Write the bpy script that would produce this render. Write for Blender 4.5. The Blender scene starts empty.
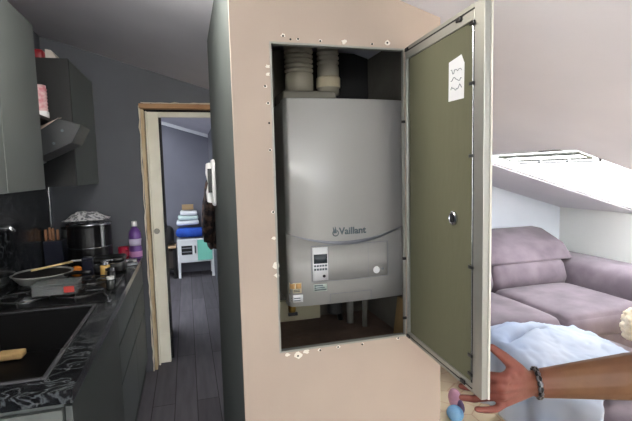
import bpy, bmesh, math, random
from mathutils import Vector, Matrix, noise
C = bpy.context.scene.collection
PI = math.pi
random.seed(7)

# ------------------------------------------------------------------ helpers
def lin(c):
    return tuple(((v/255)/12.92 if v/255 <= .04045 else ((v/255+.055)/1.055)**2.4) for v in c)

def mat(name, col, rough=.6, metal=0, col2=None, scale=8, detail=3, bump=0, bscale=60, coat=0, trans=0, stretch=None,
        ramp=(.35, .65), spec=.5, sheen=0):
    m = bpy.data.materials.new(name); m.use_nodes = True
    nt = m.node_tree; b = nt.nodes['Principled BSDF']
    b.inputs['Base Color'].default_value = (*lin(col), 1)
    b.inputs['Roughness'].default_value = rough
    b.inputs['Metallic'].default_value = metal
    b.inputs['Coat Weight'].default_value = coat
    b.inputs['Transmission Weight'].default_value = trans
    b.inputs['Specular IOR Level'].default_value = spec
    b.inputs['Sheen Weight'].default_value = sheen
    tc = nt.nodes.new('ShaderNodeTexCoord'); mp = nt.nodes.new('ShaderNodeMapping')
    nt.links.new(tc.outputs['Object'], mp.inputs['Vector'])
    if stretch: mp.inputs['Scale'].default_value = stretch
    if col2:
        n = nt.nodes.new('ShaderNodeTexNoise'); n.inputs['Scale'].default_value = scale; n.inputs['Detail'].default_value = detail
        r = nt.nodes.new('ShaderNodeValToRGB')
        r.color_ramp.elements[0].position = ramp[0]; r.color_ramp.elements[0].color = (*lin(col), 1)
        r.color_ramp.elements[1].position = ramp[1]; r.color_ramp.elements[1].color = (*lin(col2), 1)
        nt.links.new(mp.outputs[0], n.inputs['Vector']); nt.links.new(n.outputs['Fac'], r.inputs[0])
        nt.links.new(r.outputs[0], b.inputs['Base Color'])
    if bump:
        n2 = nt.nodes.new('ShaderNodeTexNoise'); n2.inputs['Scale'].default_value = bscale; n2.inputs['Detail'].default_value = 4
        bp = nt.nodes.new('ShaderNodeBump'); bp.inputs['Strength'].default_value = bump; bp.inputs['Distance'].default_value = .01
        nt.links.new(mp.outputs[0], n2.inputs['Vector']); nt.links.new(n2.outputs['Fac'], bp.inputs['Height'])
        nt.links.new(bp.outputs[0], b.inputs['Normal'])
    return m

def quad_faces(bm, vs, f, mi=0):
    for q in f:
        fc = bm.faces.new([vs[i] for i in q]); fc.material_index = mi

def box(bm, x0, x1, y0, y1, z0, z1, M=None, mi=0):
    co = [(x0,y0,z0),(x1,y0,z0),(x1,y1,z0),(x0,y1,z0),(x0,y0,z1),(x1,y0,z1),(x1,y1,z1),(x0,y1,z1)]
    vs = [bm.verts.new(M @ Vector(c) if M else c) for c in co]
    quad_faces(bm, vs, [(3,2,1,0),(4,5,6,7),(0,1,5,4),(1,2,6,5),(2,3,7,6),(3,0,4,7)], mi)
    return bm

def B(*a, **k):
    return box(bmesh.new(), *a, **k)

def prism(pts, d, M=None, bm=None, mi=0):
    """polygon (list of 3-D points) pushed along vector d"""
    bm = bm or bmesh.new(); d = Vector(d); n = len(pts)
    a = [Vector(p) for p in pts]; b = [p+d for p in a]
    if M: a = [M@p for p in a]; b = [M@p for p in b]
    va = [bm.verts.new(p) for p in a]; vb = [bm.verts.new(p) for p in b]
    fs = [bm.faces.new(va[::-1]), bm.faces.new(vb)]
    for i in range(n):
        fs.append(bm.faces.new([va[i], va[(i+1)%n], vb[(i+1)%n], vb[i]]))
    for f in fs: f.material_index = mi
    bmesh.ops.recalc_face_normals(bm, faces=fs)
    return bm

def tube(path, r, n=10, bm=None, cap=True, mi=0):
    bm = bm or bmesh.new(); P = [Vector(p) for p in path]
    R = r if isinstance(r, (list, tuple)) else [r]*len(P)
    rings = []; prev = None
    for i, p in enumerate(P):
        t = (P[min(i+1, len(P)-1)]-P[max(i-1, 0)]).normalized()
        if prev is None:
            a = t.orthogonal().normalized()
        else:
            a = (prev - t*prev.dot(t)); a = a.normalized() if a.length > 1e-6 else t.orthogonal().normalized()
        prev = a; b = t.cross(a)
        rings.append([bm.verts.new(p + (a*math.cos(2*PI*k/n)+b*math.sin(2*PI*k/n))*R[i]) for k in range(n)])
    for i in range(len(P)-1):
        for k in range(n):
            f = bm.faces.new([rings[i][k], rings[i][(k+1)%n], rings[i+1][(k+1)%n], rings[i+1][k]]); f.material_index = mi
    if cap:
        for q in (rings[0][::-1], rings[-1]):
            f = bm.faces.new(q); f.material_index = mi
    return bm

def lathe(c, prof, n=24, bm=None, axis='z', mi=0):
    """prof: (radius, height) from bottom to top"""
    bm = bm or bmesh.new(); c = Vector(c); rings = []
    for r, h in prof:
        ring = []
        for k in range(n):
            a = 2*PI*k/n; u, v = r*math.cos(a), r*math.sin(a)
            o = (u, v, h) if axis == 'z' else ((h, u, v) if axis == 'x' else (v, h, u))
            ring.append(bm.verts.new(c+Vector(o)))
        rings.append(ring)
    for i in range(len(rings)-1):
        for k in range(n):
            f = bm.faces.new([rings[i][k], rings[i][(k+1)%n], rings[i+1][(k+1)%n], rings[i+1][k]]); f.material_index = mi
    for q, r in ((rings[0][::-1], prof[0][0]), (rings[-1], prof[-1][0])):
        if r > 1e-5:
            f = bm.faces.new(q); f.material_index = mi
    bmesh.ops.remove_doubles(bm, verts=bm.verts[:], dist=1e-6)
    return bm

def soft(c, s, r, n=8, bm=None, puff=0, wob=0, seed=0, M=None, mi=0):
    """rounded, slightly puffed block: centre c, full size s, edge radius r"""
    bm = bm or bmesh.new(); t = bmesh.new()
    bmesh.ops.create_cube(t, size=2)
    bmesh.ops.subdivide_edges(t, edges=t.edges[:], cuts=n, use_grid_fill=True)
    h = Vector(s)/2; r = min(r, min(h)*.999); mp = {}
    for v in t.verts:
        p = Vector([math.sin(v.co[i]*PI/2)*h[i] for i in range(3)])
        inn = Vector([max(-h[i]+r, min(h[i]-r, p[i])) for i in range(3)])
        d = p-inn
        q = inn + d.normalized()*r if d.length > 1e-9 else p
        if puff:
            q.z += (1 if q.z > 0 else -.15)*puff*max(0, 1-(v.co.x)**2)**.6*max(0, 1-(v.co.y)**2)**.6*(1 if abs(v.co.z) > .5 else abs(v.co.z))
        if wob:
            q += noise.noise_vector((q+Vector(c))*4+Vector((seed, 0, 0)))*wob
        q = q+Vector(c)
        mp[v] = bm.verts.new(M@q if M else q)
    for f in t.faces:
        g = bm.faces.new([mp[v] for v in f.verts]); g.material_index = mi; g.smooth = True
    t.free()
    return bm

def ball(c, r, bm=None, seg=16, M=None, wob=0, wscale=10):
    bm = bm or bmesh.new(); t = bmesh.new()
    bmesh.ops.create_uvsphere(t, u_segments=seg, v_segments=seg//2+2, radius=1)
    R = Vector(r) if isinstance(r, (tuple, list)) else Vector((r,)*3); mp = {}
    for v in t.verts:
        q = Vector((v.co.x*R.x, v.co.y*R.y, v.co.z*R.z))
        if M: q = M.to_3x3()@q
        q += Vector(c)
        if wob: q += v.co*noise.noise(q*wscale)*wob
        mp[v] = bm.verts.new(q)
    for f in t.faces:
        bm.faces.new([mp[v] for v in f.verts]).smooth = True
    t.free(); return bm

def world_of(o):
    p = Vector((0,0,0))
    while o is not None: p += o.location; o = o.parent
    return p

def obj(name, bm, m, parent=None, smooth=False, bevel=0, seg=2, sub=0, label=None, base=None):
    """bm is in world space; one mesh object, its origin at its parent's (or at its own base)"""
    me = bpy.data.meshes.new(name)
    if parent is not None: o0 = world_of(parent)
    elif base is not None: o0 = Vector(base)
    else:
        xs = [v.co for v in bm.verts]
        o0 = Vector(((min(v.x for v in xs)+max(v.x for v in xs))/2, (min(v.y for v in xs)+max(v.y for v in xs))/2, min(v.z for v in xs)))
    for v in bm.verts: v.co -= o0
    bm.normal_update()
    if smooth:
        for f in bm.faces: f.smooth = True
    bm.to_mesh(me); bm.free()
    for q in (m if isinstance(m, (list, tuple)) else [m]): me.materials.append(q)
    o = bpy.data.objects.new(name, me); C.objects.link(o)
    if parent is not None: o.parent = parent
    else: o.location = o0
    if bevel:
        md = o.modifiers.new('bevel', 'BEVEL'); md.width = bevel; md.segments = seg; md.limit_method = 'ANGLE'; md.angle_limit = math.radians(40)
        md.harden_normals = False
    if sub:
        md = o.modifiers.new('sub', 'SUBSURF'); md.levels = md.render_levels = sub
    if label: o['label'] = label
    return o

def tag(o, label, cat, group=None):
    o['label'] = label; o['category'] = cat
    if group: o['group'] = group
    return o

def thing(name, loc, label, cat, group=None):
    o = bpy.data.objects.new(name, None); C.objects.link(o); o.location = loc; o.empty_display_size = .05
    return tag(o, label, cat, group)

def struct(name, bm, m, parent=None, **k):
    o = obj(name, bm, m, parent, **k)
    if parent is None: o['kind'] = 'structure'
    return o

def remeshed(name, bm, m, parent=None, voxel=.003, smooth_iter=6, base=None):
    o = obj(name, bm, m, parent, base=base)
    a = o.modifiers.new('remesh', 'REMESH'); a.mode = 'VOXEL'; a.voxel_size = voxel; a.use_smooth_shade = True
    s = o.modifiers.new('smooth', 'SMOOTH'); s.factor = .5; s.iterations = smooth_iter
    dg = bpy.context.evaluated_depsgraph_get(); dg.update()
    me = bpy.data.meshes.new_from_object(o.evaluated_get(dg)); o.modifiers.clear()
    old = o.data; o.data = me; bpy.data.meshes.remove(old); me.name = name
    for p in me.polygons: p.use_smooth = True
    if not me.materials:
        me.materials.append(m)
    return o

def capsule(bm, a, b, ra, rb, n=14):
    """tapered limb segment with round ends"""
    a, b = Vector(a), Vector(b); d = (b-a); L = d.length; d.normalize()
    pts, rad = [], []
    for k in range(5):
        t = PI/2*(1-k/4); pts.append(a-d*ra*math.sin(t)); rad.append(max(ra*math.cos(t), ra*.05))
    for k in range(5):
        t = PI/2*k/4; pts.append(b+d*rb*math.sin(t)); rad.append(max(rb*math.cos(t), rb*.05))
    return tube(pts, rad, n, bm)

def text_bm(s, size, M, depth=.0006, space=1.0):
    cu = bpy.data.curves.new('lettering', 'FONT'); cu.body = s; cu.size = size; cu.extrude = depth; cu.space_character = space
    cu.offset = size*.022; cu.align_x = 'CENTER'; cu.align_y = 'CENTER'; cu.resolution_u = 3
    o = bpy.data.objects.new('lettering', cu); C.objects.link(o)
    dg = bpy.context.evaluated_depsgraph_get(); dg.update()
    me = bpy.data.meshes.new_from_object(o.evaluated_get(dg))
    bm = bmesh.new(); bm.from_mesh(me); bm.transform(M)
    bpy.data.objects.remove(o); bpy.data.curves.remove(cu); bpy.data.meshes.remove(me)
    return bm

def frame_M(o, xa, ya):
    xa = Vector(xa).normalized(); ya = Vector(ya).normalized(); za = xa.cross(ya)
    return Matrix(((xa.x, ya.x, za.x, o[0]), (xa.y, ya.y, za.y, o[1]), (xa.z, ya.z, za.z, o[2]), (0,0,0,1)))

FRONT = lambda x, y, z: frame_M((x, y, z), (1,0,0), (0,0,1))      # faces -Y

# ------------------------------------------------------------------ materials
M_ceil = mat('ceiling_paint', (216,215,222), .9, col2=(207,206,214), scale=1.5, bump=.06, bscale=25)
M_pink = mat('blush_paint', (178,161,146), .8, col2=(172,155,141), scale=2.5, bump=.05, bscale=40)
M_edgebeige = mat('beige_board_edge', (206,202,188), .7)
M_chip = mat('bare_plaster', (226,220,208), .9, bump=.3, bscale=120)
M_white = mat('white_paint', (240,241,237), .85, col2=(235,237,233), scale=2, bump=.06, bscale=40)
M_bluewhite = mat('pale_blue_paint', (224,230,238), .85, col2=(218,225,234), scale=2)
M_dark = mat('charcoal_wall_paint', (96,99,106), .7, col2=(89,92,99), scale=2.2, bump=.08, bscale=30)
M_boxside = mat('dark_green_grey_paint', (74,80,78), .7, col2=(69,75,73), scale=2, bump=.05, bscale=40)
M_farwall = mat('slate_wall_paint', (112,114,124), .8, col2=(106,108,118), scale=2)
M_cab = mat('grey_cabinet_laminate', (92,97,95), .45, col2=(88,93,91), scale=3)
M_cabdark = mat('black_cabinet_board', (24,25,26), .5)
M_edge = mat('cabinet_edge_band', (120,124,120), .5)
M_black = mat('black_plastic', (16,16,18), .3)
M_blackm = mat('black_matt', (18,18,19), .7)
M_steel = mat('brushed_steel', (190,192,196), .25, 1)
M_alu = mat('aluminium_profile', (168,168,160), .42, .75, bump=.02, bscale=80)
M_galv = mat('galvanised_rail', (150,150,142), .5, .5)
M_boiler = mat('white_enamel', (166,164,159), .32, coat=.15)
M_panelw = mat('white_plastic', (228,228,228), .35)
M_silver = mat('silver_trim', (150,153,160), .3, .6)
M_logo = mat('grey_green_lettering', (84,96,100), .5)
M_lcd = mat('grey_display', (60,66,70), .25)
M_green = mat('green_plasterboard', (99,98,75), .85, col2=(92,91,68), scale=3, detail=5, bump=.1, bscale=50, stretch=(1,1,.35))
M_fluegrey = mat('grey_flue_box', (116,112,100), .6)
M_duct = mat('grey_flexible_duct', (164,157,140), .6)
M_ductbeige = mat('cream_duct_fitting', (190,178,150), .6)
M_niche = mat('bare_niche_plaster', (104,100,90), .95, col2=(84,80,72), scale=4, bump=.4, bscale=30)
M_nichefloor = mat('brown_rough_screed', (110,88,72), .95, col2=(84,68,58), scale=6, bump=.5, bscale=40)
M_cream = mat('cream_board', (160,154,130), .8)
M_ply = mat('rough_timber', (150,122,80), .8, col2=(120,94,60), scale=3, stretch=(6,6,.6))
M_rawwood = mat('raw_door_timber', (196,156,116), .8, col2=(168,122,84), scale=4, stretch=(.6,5,5), bump=.2, bscale=40)
M_wornwood = mat('worn_cream_timber', (220,204,172), .8, col2=(186,156,118), scale=5, stretch=(5,5,.8), bump=.2, bscale=40)
M_jamb = mat('cream_door_paint', (242,241,228), .6, col2=(234,232,217), scale=4)
M_foam = mat('dried_filler', (224,216,198), .95, bump=.6, bscale=60)
M_sofa = mat('mauve_velvet', (124,112,120), .9, col2=(98,87,95), scale=5, detail=5, bump=.08, bscale=120, sheen=.15)
M_duvet = mat('sky_tinted_cotton', (158,172,196), .9, col2=(186,193,202), scale=2.2, bump=.05, bscale=60)  # bluish sky light is mixed into the cloth colour in random patches
M_skin = mat('tanned_skin', (112,76,46), .6, col2=(99,64,40), scale=14, detail=4, bump=.05, bscale=150)
_nt = M_skin.node_tree; _b = _nt.nodes['Principled BSDF']; _src = _b.inputs['Base Color'].links[0].from_socket   # ruddier hand, tanned forearm
_tc = _nt.nodes.new('ShaderNodeTexCoord'); _sx = _nt.nodes.new('ShaderNodeSeparateXYZ'); _mr = _nt.nodes.new('ShaderNodeMapRange'); _mx = _nt.nodes.new('ShaderNodeMix'); _mx.data_type = 'RGBA'
_mr.inputs[1].default_value = -.26; _mr.inputs[2].default_value = -.14
_mx.inputs[6].default_value = (*lin((118,62,50)), 1)
for _a, _c in ((_tc.outputs['Object'], _sx.inputs[0]), (_sx.outputs[0], _mr.inputs[0]), (_mr.outputs[0], _mx.inputs[0]), (_src, _mx.inputs[7]), (_mx.outputs[2], _b.inputs['Base Color'])): _nt.links.new(_a, _c)
M_rug = None
M_plush = mat('cream_fleece', (240,228,204), .95, col2=(226,208,178), scale=30, bump=.6, bscale=70)
M_glassy = mat('clear_plastic', (225,228,228), .08, trans=.85)
M_mint = mat('mint_panel', (128,212,190), .5)
M_toyw = mat('white_toy_board', (226,230,230), .5)

def wood_floor():
    m = mat('dark_grey_laminate', (84,82,88), .6, spec=.2)
    nt = m.node_tree; b = nt.nodes['Principled BSDF']
    tc = nt.nodes.new('ShaderNodeTexCoord'); mp = nt.nodes.new('ShaderNodeMapping')
    mp.inputs['Rotation'].default_value = (0,0,PI/2)
    br = nt.nodes.new('ShaderNodeTexBrick'); br.offset = .37
    br.inputs['Scale'].default_value = 1; br.inputs['Brick Width'].default_value = 1.25; br.inputs['Row Height'].default_value = .14
    br.inputs['Mortar Size'].default_value = .0025; br.inputs['Mortar'].default_value = (*lin((52,50,52)), 1)
    br.inputs['Color1'].default_value = (*lin((98,95,100)), 1); br.inputs['Color2'].default_value = (*lin((116,113,119)), 1)
    n = nt.nodes.new('ShaderNodeTexNoise'); n.inputs['Scale'].default_value = 3; n.inputs['Detail'].default_value = 6
    m2 = nt.nodes.new('ShaderNodeMapping'); m2.inputs['Scale'].default_value = (9,.8,1)
    mix = nt.nodes.new('ShaderNodeMix'); mix.data_type = 'RGBA'; mix.blend_type = 'MULTIPLY'; mix.inputs[0].default_value = .55
    L = nt.links.new
    L(tc.outputs['Object'], mp.inputs[0]); L(mp.outputs[0], br.inputs['Vector']); L(tc.outputs['Object'], m2.inputs[0]); L(m2.outputs[0], n.inputs['Vector'])
    L(br.outputs['Color'], mix.inputs[6]); L(n.outputs['Fac'], mix.inputs[7]); L(mix.outputs[2], b.inputs['Base Color'])
    return m
M_floor = wood_floor()

def marble():
    m = mat('black_marble', (20,21,23), .22, coat=.2)
    nt = m.node_tree; b = nt.nodes['Principled BSDF']; L = nt.links.new
    tc = nt.nodes.new('ShaderNodeTexCoord')
    n = nt.nodes.new('ShaderNodeTexNoise'); n.inputs['Scale'].default_value = 13; n.inputs['Detail'].default_value = 8; n.inputs['Distortion'].default_value = 1.6
    r = nt.nodes.new('ShaderNodeValToRGB'); e = r.color_ramp.elements
    e[0].position = .44; e[0].color = (*lin((20,21,24)), 1); e[1].position = .56; e[1].color = (*lin((20,21,24)), 1)
    k = e.new(.50); k.color = (*lin((84,88,90)), 1)
    L(tc.outputs['Object'], n.inputs['Vector']); L(n.outputs['Fac'], r.inputs[0]); L(r.outputs[0], b.inputs['Base Color'])
    return m
M_marble = marble()

def rug_mat():
    m = mat('beige_rug_pile', (226,204,172), .95)
    nt = m.node_tree; b = nt.nodes['Principled BSDF']; L = nt.links.new
    tc = nt.nodes.new('ShaderNodeTexCoord')
    v = nt.nodes.new('ShaderNodeTexVoronoi'); v.feature = 'DISTANCE_TO_EDGE'; v.inputs['Scale'].default_value = 8
    r = nt.nodes.new('ShaderNodeValToRGB'); e = r.color_ramp.elements
    e[0].position = .006; e[0].color = (*lin((232,200,162)), 1); e[1].position = .04; e[1].color = (*lin((253,234,200)), 1)
    L(tc.outputs['Object'], v.inputs['Vector']); L(v.outputs['Distance'], r.inputs[0]); L(r.outputs[0], b.inputs['Base Color'])
    return m
M_rug = rug_mat()

# ------------------------------------------------------------------ the setting
zr = lambda x: 2.1864-.2972*x                 # underside of the single pitched roof
XL, XK = -.915, 3.85
YF, YG, YB = 3.53, 3.88, -2.3
BX0, BX1, BY0, BY1 = .1313, .772, 1.2524, 2.32    # boiler cupboard
struct('floor', B(-1.9, 4.0, YB-.2, 7.3, -.12, 0), M_floor, base=(0,0,0))
struct('floor_2', B(.90, XK, YB, YG, .0005, .004), mat('pale_bounce_floor', (228,218,206), .5, col2=(220,208,192), scale=3, stretch=(6,.7,1)), base=(0,0,0))  # pale layer over the dark floor, added to bounce sunlight onto the ceiling

holes = [(2.03, 3.72, 1.97, 2.97), (-.75, .55, -1.7, -1.0), (-1.62, -.30, 4.0, 6.7)]
def roof_mesh():
    bm = bmesh.new(); T = .10
    xs = sorted({-1.95, 4.0, *[h[0] for h in holes], *[h[1] for h in holes], -.1, .8})
    ys = sorted({YB-.2, 7.25, *[h[2] for h in holes], *[h[3] for h in holes]})
    inh = lambda i, j: i < 0 or j < 0 or i >= len(xs)-1 or j >= len(ys)-1 or any(
        h[0]-1e-6 <= xs[i] and xs[i+1] <= h[1]+1e-6 and h[2]-1e-6 <= ys[j] and ys[j+1] <= h[3]+1e-6 for h in holes)
    lo, hi = {}, {}
    for i, x in enumerate(xs):
        for j, y in enumerate(ys):
            lo[i,j] = bm.verts.new((x, y, zr(x))); hi[i,j] = bm.verts.new((x, y, zr(x)+T))
    for i in range(len(xs)-1):
        for j in range(len(ys)-1):
            if inh(i, j): continue
            bm.faces.new([lo[i,j], lo[i,j+1], lo[i+1,j+1], lo[i+1,j]])
            bm.faces.new([hi[i,j], hi[i+1,j], hi[i+1,j+1], hi[i,j+1]])
            for (di, dj, a, b) in ((-1,0,(i,j),(i,j+1)), (1,0,(i+1,j+1),(i+1,j)), (0,-1,(i+1,j),(i,j)), (0,1,(i,j+1),(i+1,j+1))):
                if inh(i+di, j+dj): bm.faces.new([lo[a], hi[a], hi[b], lo[b]])
    bmesh.ops.recalc_face_normals(bm, faces=bm.faces[:])
    return bm
struct('ceiling', roof_mesh(), M_ceil, base=(0,0,0))

def wall_x(x0, x1, y0, y1, mi=0, bm=None):      # wall running along X, top cut to the roof
    return prism([(x0,y0,0),(x1,y0,0),(x1,y0,zr(x1)+.03),(x0,y0,zr(x0)+.03)], (0,y1-y0,0), bm=bm, mi=mi)
def wall_y(x0, x1, y0, y1, bm=None, mi=0):
    return prism([(x0,y0,0),(x1,y0,0),(x1,y0,zr(x1)+.03),(x0,y0,zr(x0)+.03)], (0,y1-y0,0), bm=bm, mi=mi)

bm = wall_y(XL-.15, XL, YB, -2.0); wall_y(XL-.15, XL, -.2, YF+.18, bm=bm)
box(bm, XL-.15, XL, -2.0, -.2, 0, .90)
prism([(XL-.15,-2.0,2.2),(XL,-2.0,2.2),(XL,-2.0,zr(XL)+.03),(XL-.15,-2.0,zr(XL-.15)+.03)], (0,1.8,0), bm=bm)
struct('wall_left', bm, M_dark)
bm = bmesh.new()
for a in ((-2.0,-1.94,.90,2.2), (-.26,-.2,.90,2.2), (-1.94,-.26,.90,.96), (-1.94,-.26,2.14,2.2), (-1.13,-1.07,.96,2.14)):
    box(bm, XL-.11, XL-.05, a[0], a[1], a[2], a[3])
struct('window_added_left', bm, M_panelw)  # unseen window, added to throw daylight on the dark cupboard side
# far kitchen wall with the doorway
DX0, DX1, DZ = -.302, .36, 2.018
bm = wall_x(XL, DX0, YF, YF+.18); wall_x(DX1, .95, YF, YF+.18, bm=bm)
prism([(DX0,YF,DZ),(DX1,YF,DZ),(DX1,YF,zr(DX1)+.03),(DX0,YF,zr(DX0)+.03)], (0,.18,0), bm=bm)
struct('wall_far', bm, M_dark)
struct('wall_gable', wall_x(.95, XK+.15, YG, YG+.15), M_bluewhite)
struct('wall_partition', wall_y(.85, .95, YF+.18, YG+.15), M_bluewhite)
struct('wall_knee', wall_y(XK, XK+.15, YB, YG), M_white)
# wall behind the camera with a wide window
WX0, WX1, WZ0, WZ1 = .60, 2.0, 1.0, 1.18
bm = wall_x(XL-.15, WX0, YB-.15, YB); wall_x(WX1, XK+.15, YB-.15, YB, bm=bm)
prism([(WX0,YB-.15,0),(WX1,YB-.15,0),(WX1,YB-.15,WZ0),(WX0,YB-.15,WZ0)], (0,.15,0), bm=bm)
wtop = lambda x: zr(x)-.10
prism([(WX0,YB-.15,wtop(WX0)),(WX1,YB-.15,wtop(WX1)),(WX1,YB-.15,zr(WX1)+.03),(WX0,YB-.15,zr(WX0)+.03)], (0,.15,0), bm=bm)
struct('wall_back', bm, M_white)
bm = bmesh.new()
for k in range(5):
    x = WX0+(WX1-WX0-.05)*k/4
    prism([(x,YB-.10,WZ0),(x+.05,YB-.10,WZ0),(x+.05,YB-.10,wtop(x+.05)),(x,YB-.10,wtop(x))], (0,.06,0), bm=bm)
struct('window_2', bm, M_panelw)
# far room
struct('wall_hall_far', wall_x(-1.9, 1.0, 7.03, 7.18), M_farwall)
struct('wall_hall_left', wall_y(-1.9, -1.75, YF+.18, 7.03), M_farwall)
struct('wall_hall_right', wall_y(.345, .445, YF+.18, 7.03), M_farwall)
struct('wall_hall_near', wall_x(-1.75, XL-.15, YF, YF+.18), M_farwall)
bm = prism([(-1.75,7.0,zr(-1.75)-.05),(.345,7.0,zr(.345)-.05),(.345,7.0,zr(.345)-.002),(-1.75,7.0,zr(-1.75)-.002)], (0,.03,0))
struct('trim_3', bm, M_toyw)

# boiler cupboard: four thin walls around the niche
OX0, OX1, OZ0, OZ1 = .238, .647, .969, 1.857
def niche_front():
    bm = bmesh.new(); t = .015
    def pz(x0, x1, z0, z1a, z1b): prism([(x0,BY0,z0),(x1,BY0,z0),(x1,BY0,z1b),(x0,BY0,z1a)], (0,t,0), bm=bm)
    pz(BX0, OX0, 0, zr(BX0)+.02, zr(OX0)+.02); pz(OX1, BX1, 0, zr(OX1)+.02, zr(BX1)+.02)
    pz(OX0, OX1, 0, OZ0, OZ0); pz(OX0, OX1, OZ1, zr(OX0)+.02, zr(OX1)+.02)
    # knocked plaster chips round the opening, slightly proud and irregular
    rng = random.Random(3)
    for (x, z, s) in [(.278,1.876,.006),(.32,1.868,.004),(.385,1.868,.004),(.457,1.868,.007),(.545,1.866,.004),(.594,1.872,.008),
                      (.231,1.79,.006),(.231,1.768,.006),(.229,1.69,.005),(.224,1.735,.005),(.231,1.56,.004),(.234,1.385,.005),
                      (.236,1.23,.010),(.238,1.20,.008),(.232,1.31,.006),(.293,.955,.011),(.262,.96,.006),(.32,.962,.008),(.36,.962,.005),(.42,.963,.005),(.50,.962,.004),(.62,.964,.005)]:
        n = 9; pts = [(x+math.cos(2*PI*k/n)*s*rng.uniform(.6,1.5), BY0-.0012, z+math.sin(2*PI*k/n)*s*rng.uniform(.5,1.2)) for k in range(n)]
        prism(pts, (0,.002,0), bm=bm, mi=1)
    return bm
struct('wall_niche_front', niche_front(), [M_pink, M_chip])
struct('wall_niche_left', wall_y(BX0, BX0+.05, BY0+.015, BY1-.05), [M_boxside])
bm = wall_y(BX1-.006, BX1, BY0+.015, BY1-.05); wall_y(BX1-.0119, BX1-.006, BY0+.015, BY1-.05, bm=bm, mi=1)
struct('wall_niche_right', bm, [M_pink, M_niche])
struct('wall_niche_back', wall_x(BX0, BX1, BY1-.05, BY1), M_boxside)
# raw inner lining of the niche
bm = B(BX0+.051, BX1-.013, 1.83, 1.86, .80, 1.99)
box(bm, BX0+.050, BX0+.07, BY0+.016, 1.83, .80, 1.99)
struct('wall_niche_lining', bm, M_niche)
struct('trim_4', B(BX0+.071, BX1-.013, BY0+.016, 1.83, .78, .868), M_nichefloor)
bm = wall_x(BX0+.02, BX1-.02, BY0-.0, BY0+.001) ; bm.free()
struct('baseboard_niche', B(BX0-.012, BX0, BY0+.02, BY1, 0, .07), M_white)

# door frame, cream, with raw timber lintel and filler edge
bm = B(-.275, -.185, 3.66, 3.70, 0, 1.975); box(bm, -.185, DX1-.02, 3.66, 3.70, 1.935, 1.975)
box(bm, -.275, -.262, 3.62, 3.66, 0, 1.975)
d1 = struct('door_1', bm, M_jamb, bevel=.003)
bm = B(DX0+.001, DX1-.001, 3.66, 3.70, 1.9755, DZ-.0005); box(bm, DX0+.001, -.2755, 3.665, 3.70, 0, 1.975)
obj('frame_sun_block', bm, M_blackm, d1, label='added black strips blocking sunlight in the gap between frame and wall')  # black strips added to stop sun leaking round the frame
obj('strike_plate', lathe((-.239, 3.66, 1.06), [(.022,0),(.022,-.003),(.016,-.004),(0,-.004)], 16, axis='y'), M_galv, d1, label='round grey latch plate')
obj('timber_lintel', B(DX0-.005, DX1, 3.515, 3.60, 1.983, 2.016), M_rawwood, d1, label='raw brown timber lintel', bevel=.004)
obj('timber_post', B(DX0+.001, DX0+.022, 3.54, 3.66, 0, 1.98), M_wornwood, d1, label='worn cream timber post', bevel=.003)
bm = bmesh.new(); rng = random.Random(5)
pts = []
for k in range(40):
    z = 2.0-k*2.0/39
    pts.append((DX0-.004+rng.uniform(-.003,.003), YF-.004+rng.uniform(-.003,.003), z))
tube(pts, [rng.uniform(.003,.0075) for _ in pts], 7, bm)
tube([(DX0+.01+k*.034, YF-.002+rng.uniform(-.004,.004), 2.02+rng.uniform(-.003,.004)) for k in range(20)], [rng.uniform(.003,.007) for _ in range(20)], 7, bm)
obj('filler_edge', bm, M_foam, d1, smooth=True, label='ragged cream filler bead')
obj('door_leaf', prism([(-.200,3.71,.01),(-.165,3.715,.01),(-.205,4.46,.01),(-.24,4.455,.01)], (0,0,1.93)), M_blackm, d1, label='dark door leaf standing open into the far room')

# roof windows
SL = Vector((1,0,-.2972)).normalized(); UP = Vector((.2972,0,1)).normalized()   # down-slope and outward normal
def roof_window(name, h, bar):
    x0, x1, y0, y1 = h; L = (x1-x0)/SL.x
    RM = Matrix(((SL.x,0,UP.x,x0),(0,1,0,y0),(SL.z,0,UP.z,zr(x0)),(0,0,0,1)))
    w = y1-y0; bm = bmesh.new()
    e = .001
    box(bm, e, .045, e, w-e, .004, .075, RM); box(bm, L-.045, L-e, e, w-e, .012, .075, RM)
    box(bm, .045, L-.045, e, .04, .012, .075, RM); box(bm, .045, L-.045, w-.04, w-e, .012, .075, RM)
    fr = struct(name, bm, M_panelw)
    g = obj('window_pane', B(.045, L-.045, .04, w-.04, .035, .041, M=RM), M_glassp, fr)
    if bar:
        bm = bmesh.new()
        box(bm, .070, .100, .03, .70, -.006, .008, RM); box(bm, .160, .182, .03, .69, -.006, .008, RM); box(bm, .100, .160, .03, .045, -.004, .006, RM); box(bm, .100, .160, .675, .69, -.004, .006, RM)
        obj('vent_bar', bm, mat('grey_flap_paint', (128,132,126), .8), fr, bevel=.003, label='grey ventilation flap bar')
        bm = bmesh.new()
        for a, b in ((.03,.23), (.26,.46), (.49,.68)): box(bm, .232, .250, a, b, -.004, .012, RM)
        obj('vent_slot', bm, mat('dark_slot_grey', (64,66,68), .9), fr, label='dark ventilation slots')
        obj('maker_plate', B(.012, .030, .10, .26, .000, .0125, M=RM), M_galv, fr)
    return fr
M_glassp = bpy.data.materials.new('window_glass'); M_glassp.use_nodes = True
nt = M_glassp.node_tree; nt.nodes.clear()
out = nt.nodes.new('ShaderNodeOutputMaterial'); mx = nt.nodes.new('ShaderNodeMixShader'); tr = nt.nodes.new('ShaderNodeBsdfTransparent'); gl = nt.nodes.new('ShaderNodeBsdfGlossy')
gl.inputs['Roughness'].default_value = .02; mx.inputs[0].default_value = .06
nt.links.new(tr.outputs[0], mx.inputs[1]); nt.links.new(gl.outputs[0], mx.inputs[2]); nt.links.new(mx.outputs[0], out.inputs[0])
roof_window('window_1', holes[0], True)
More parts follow.
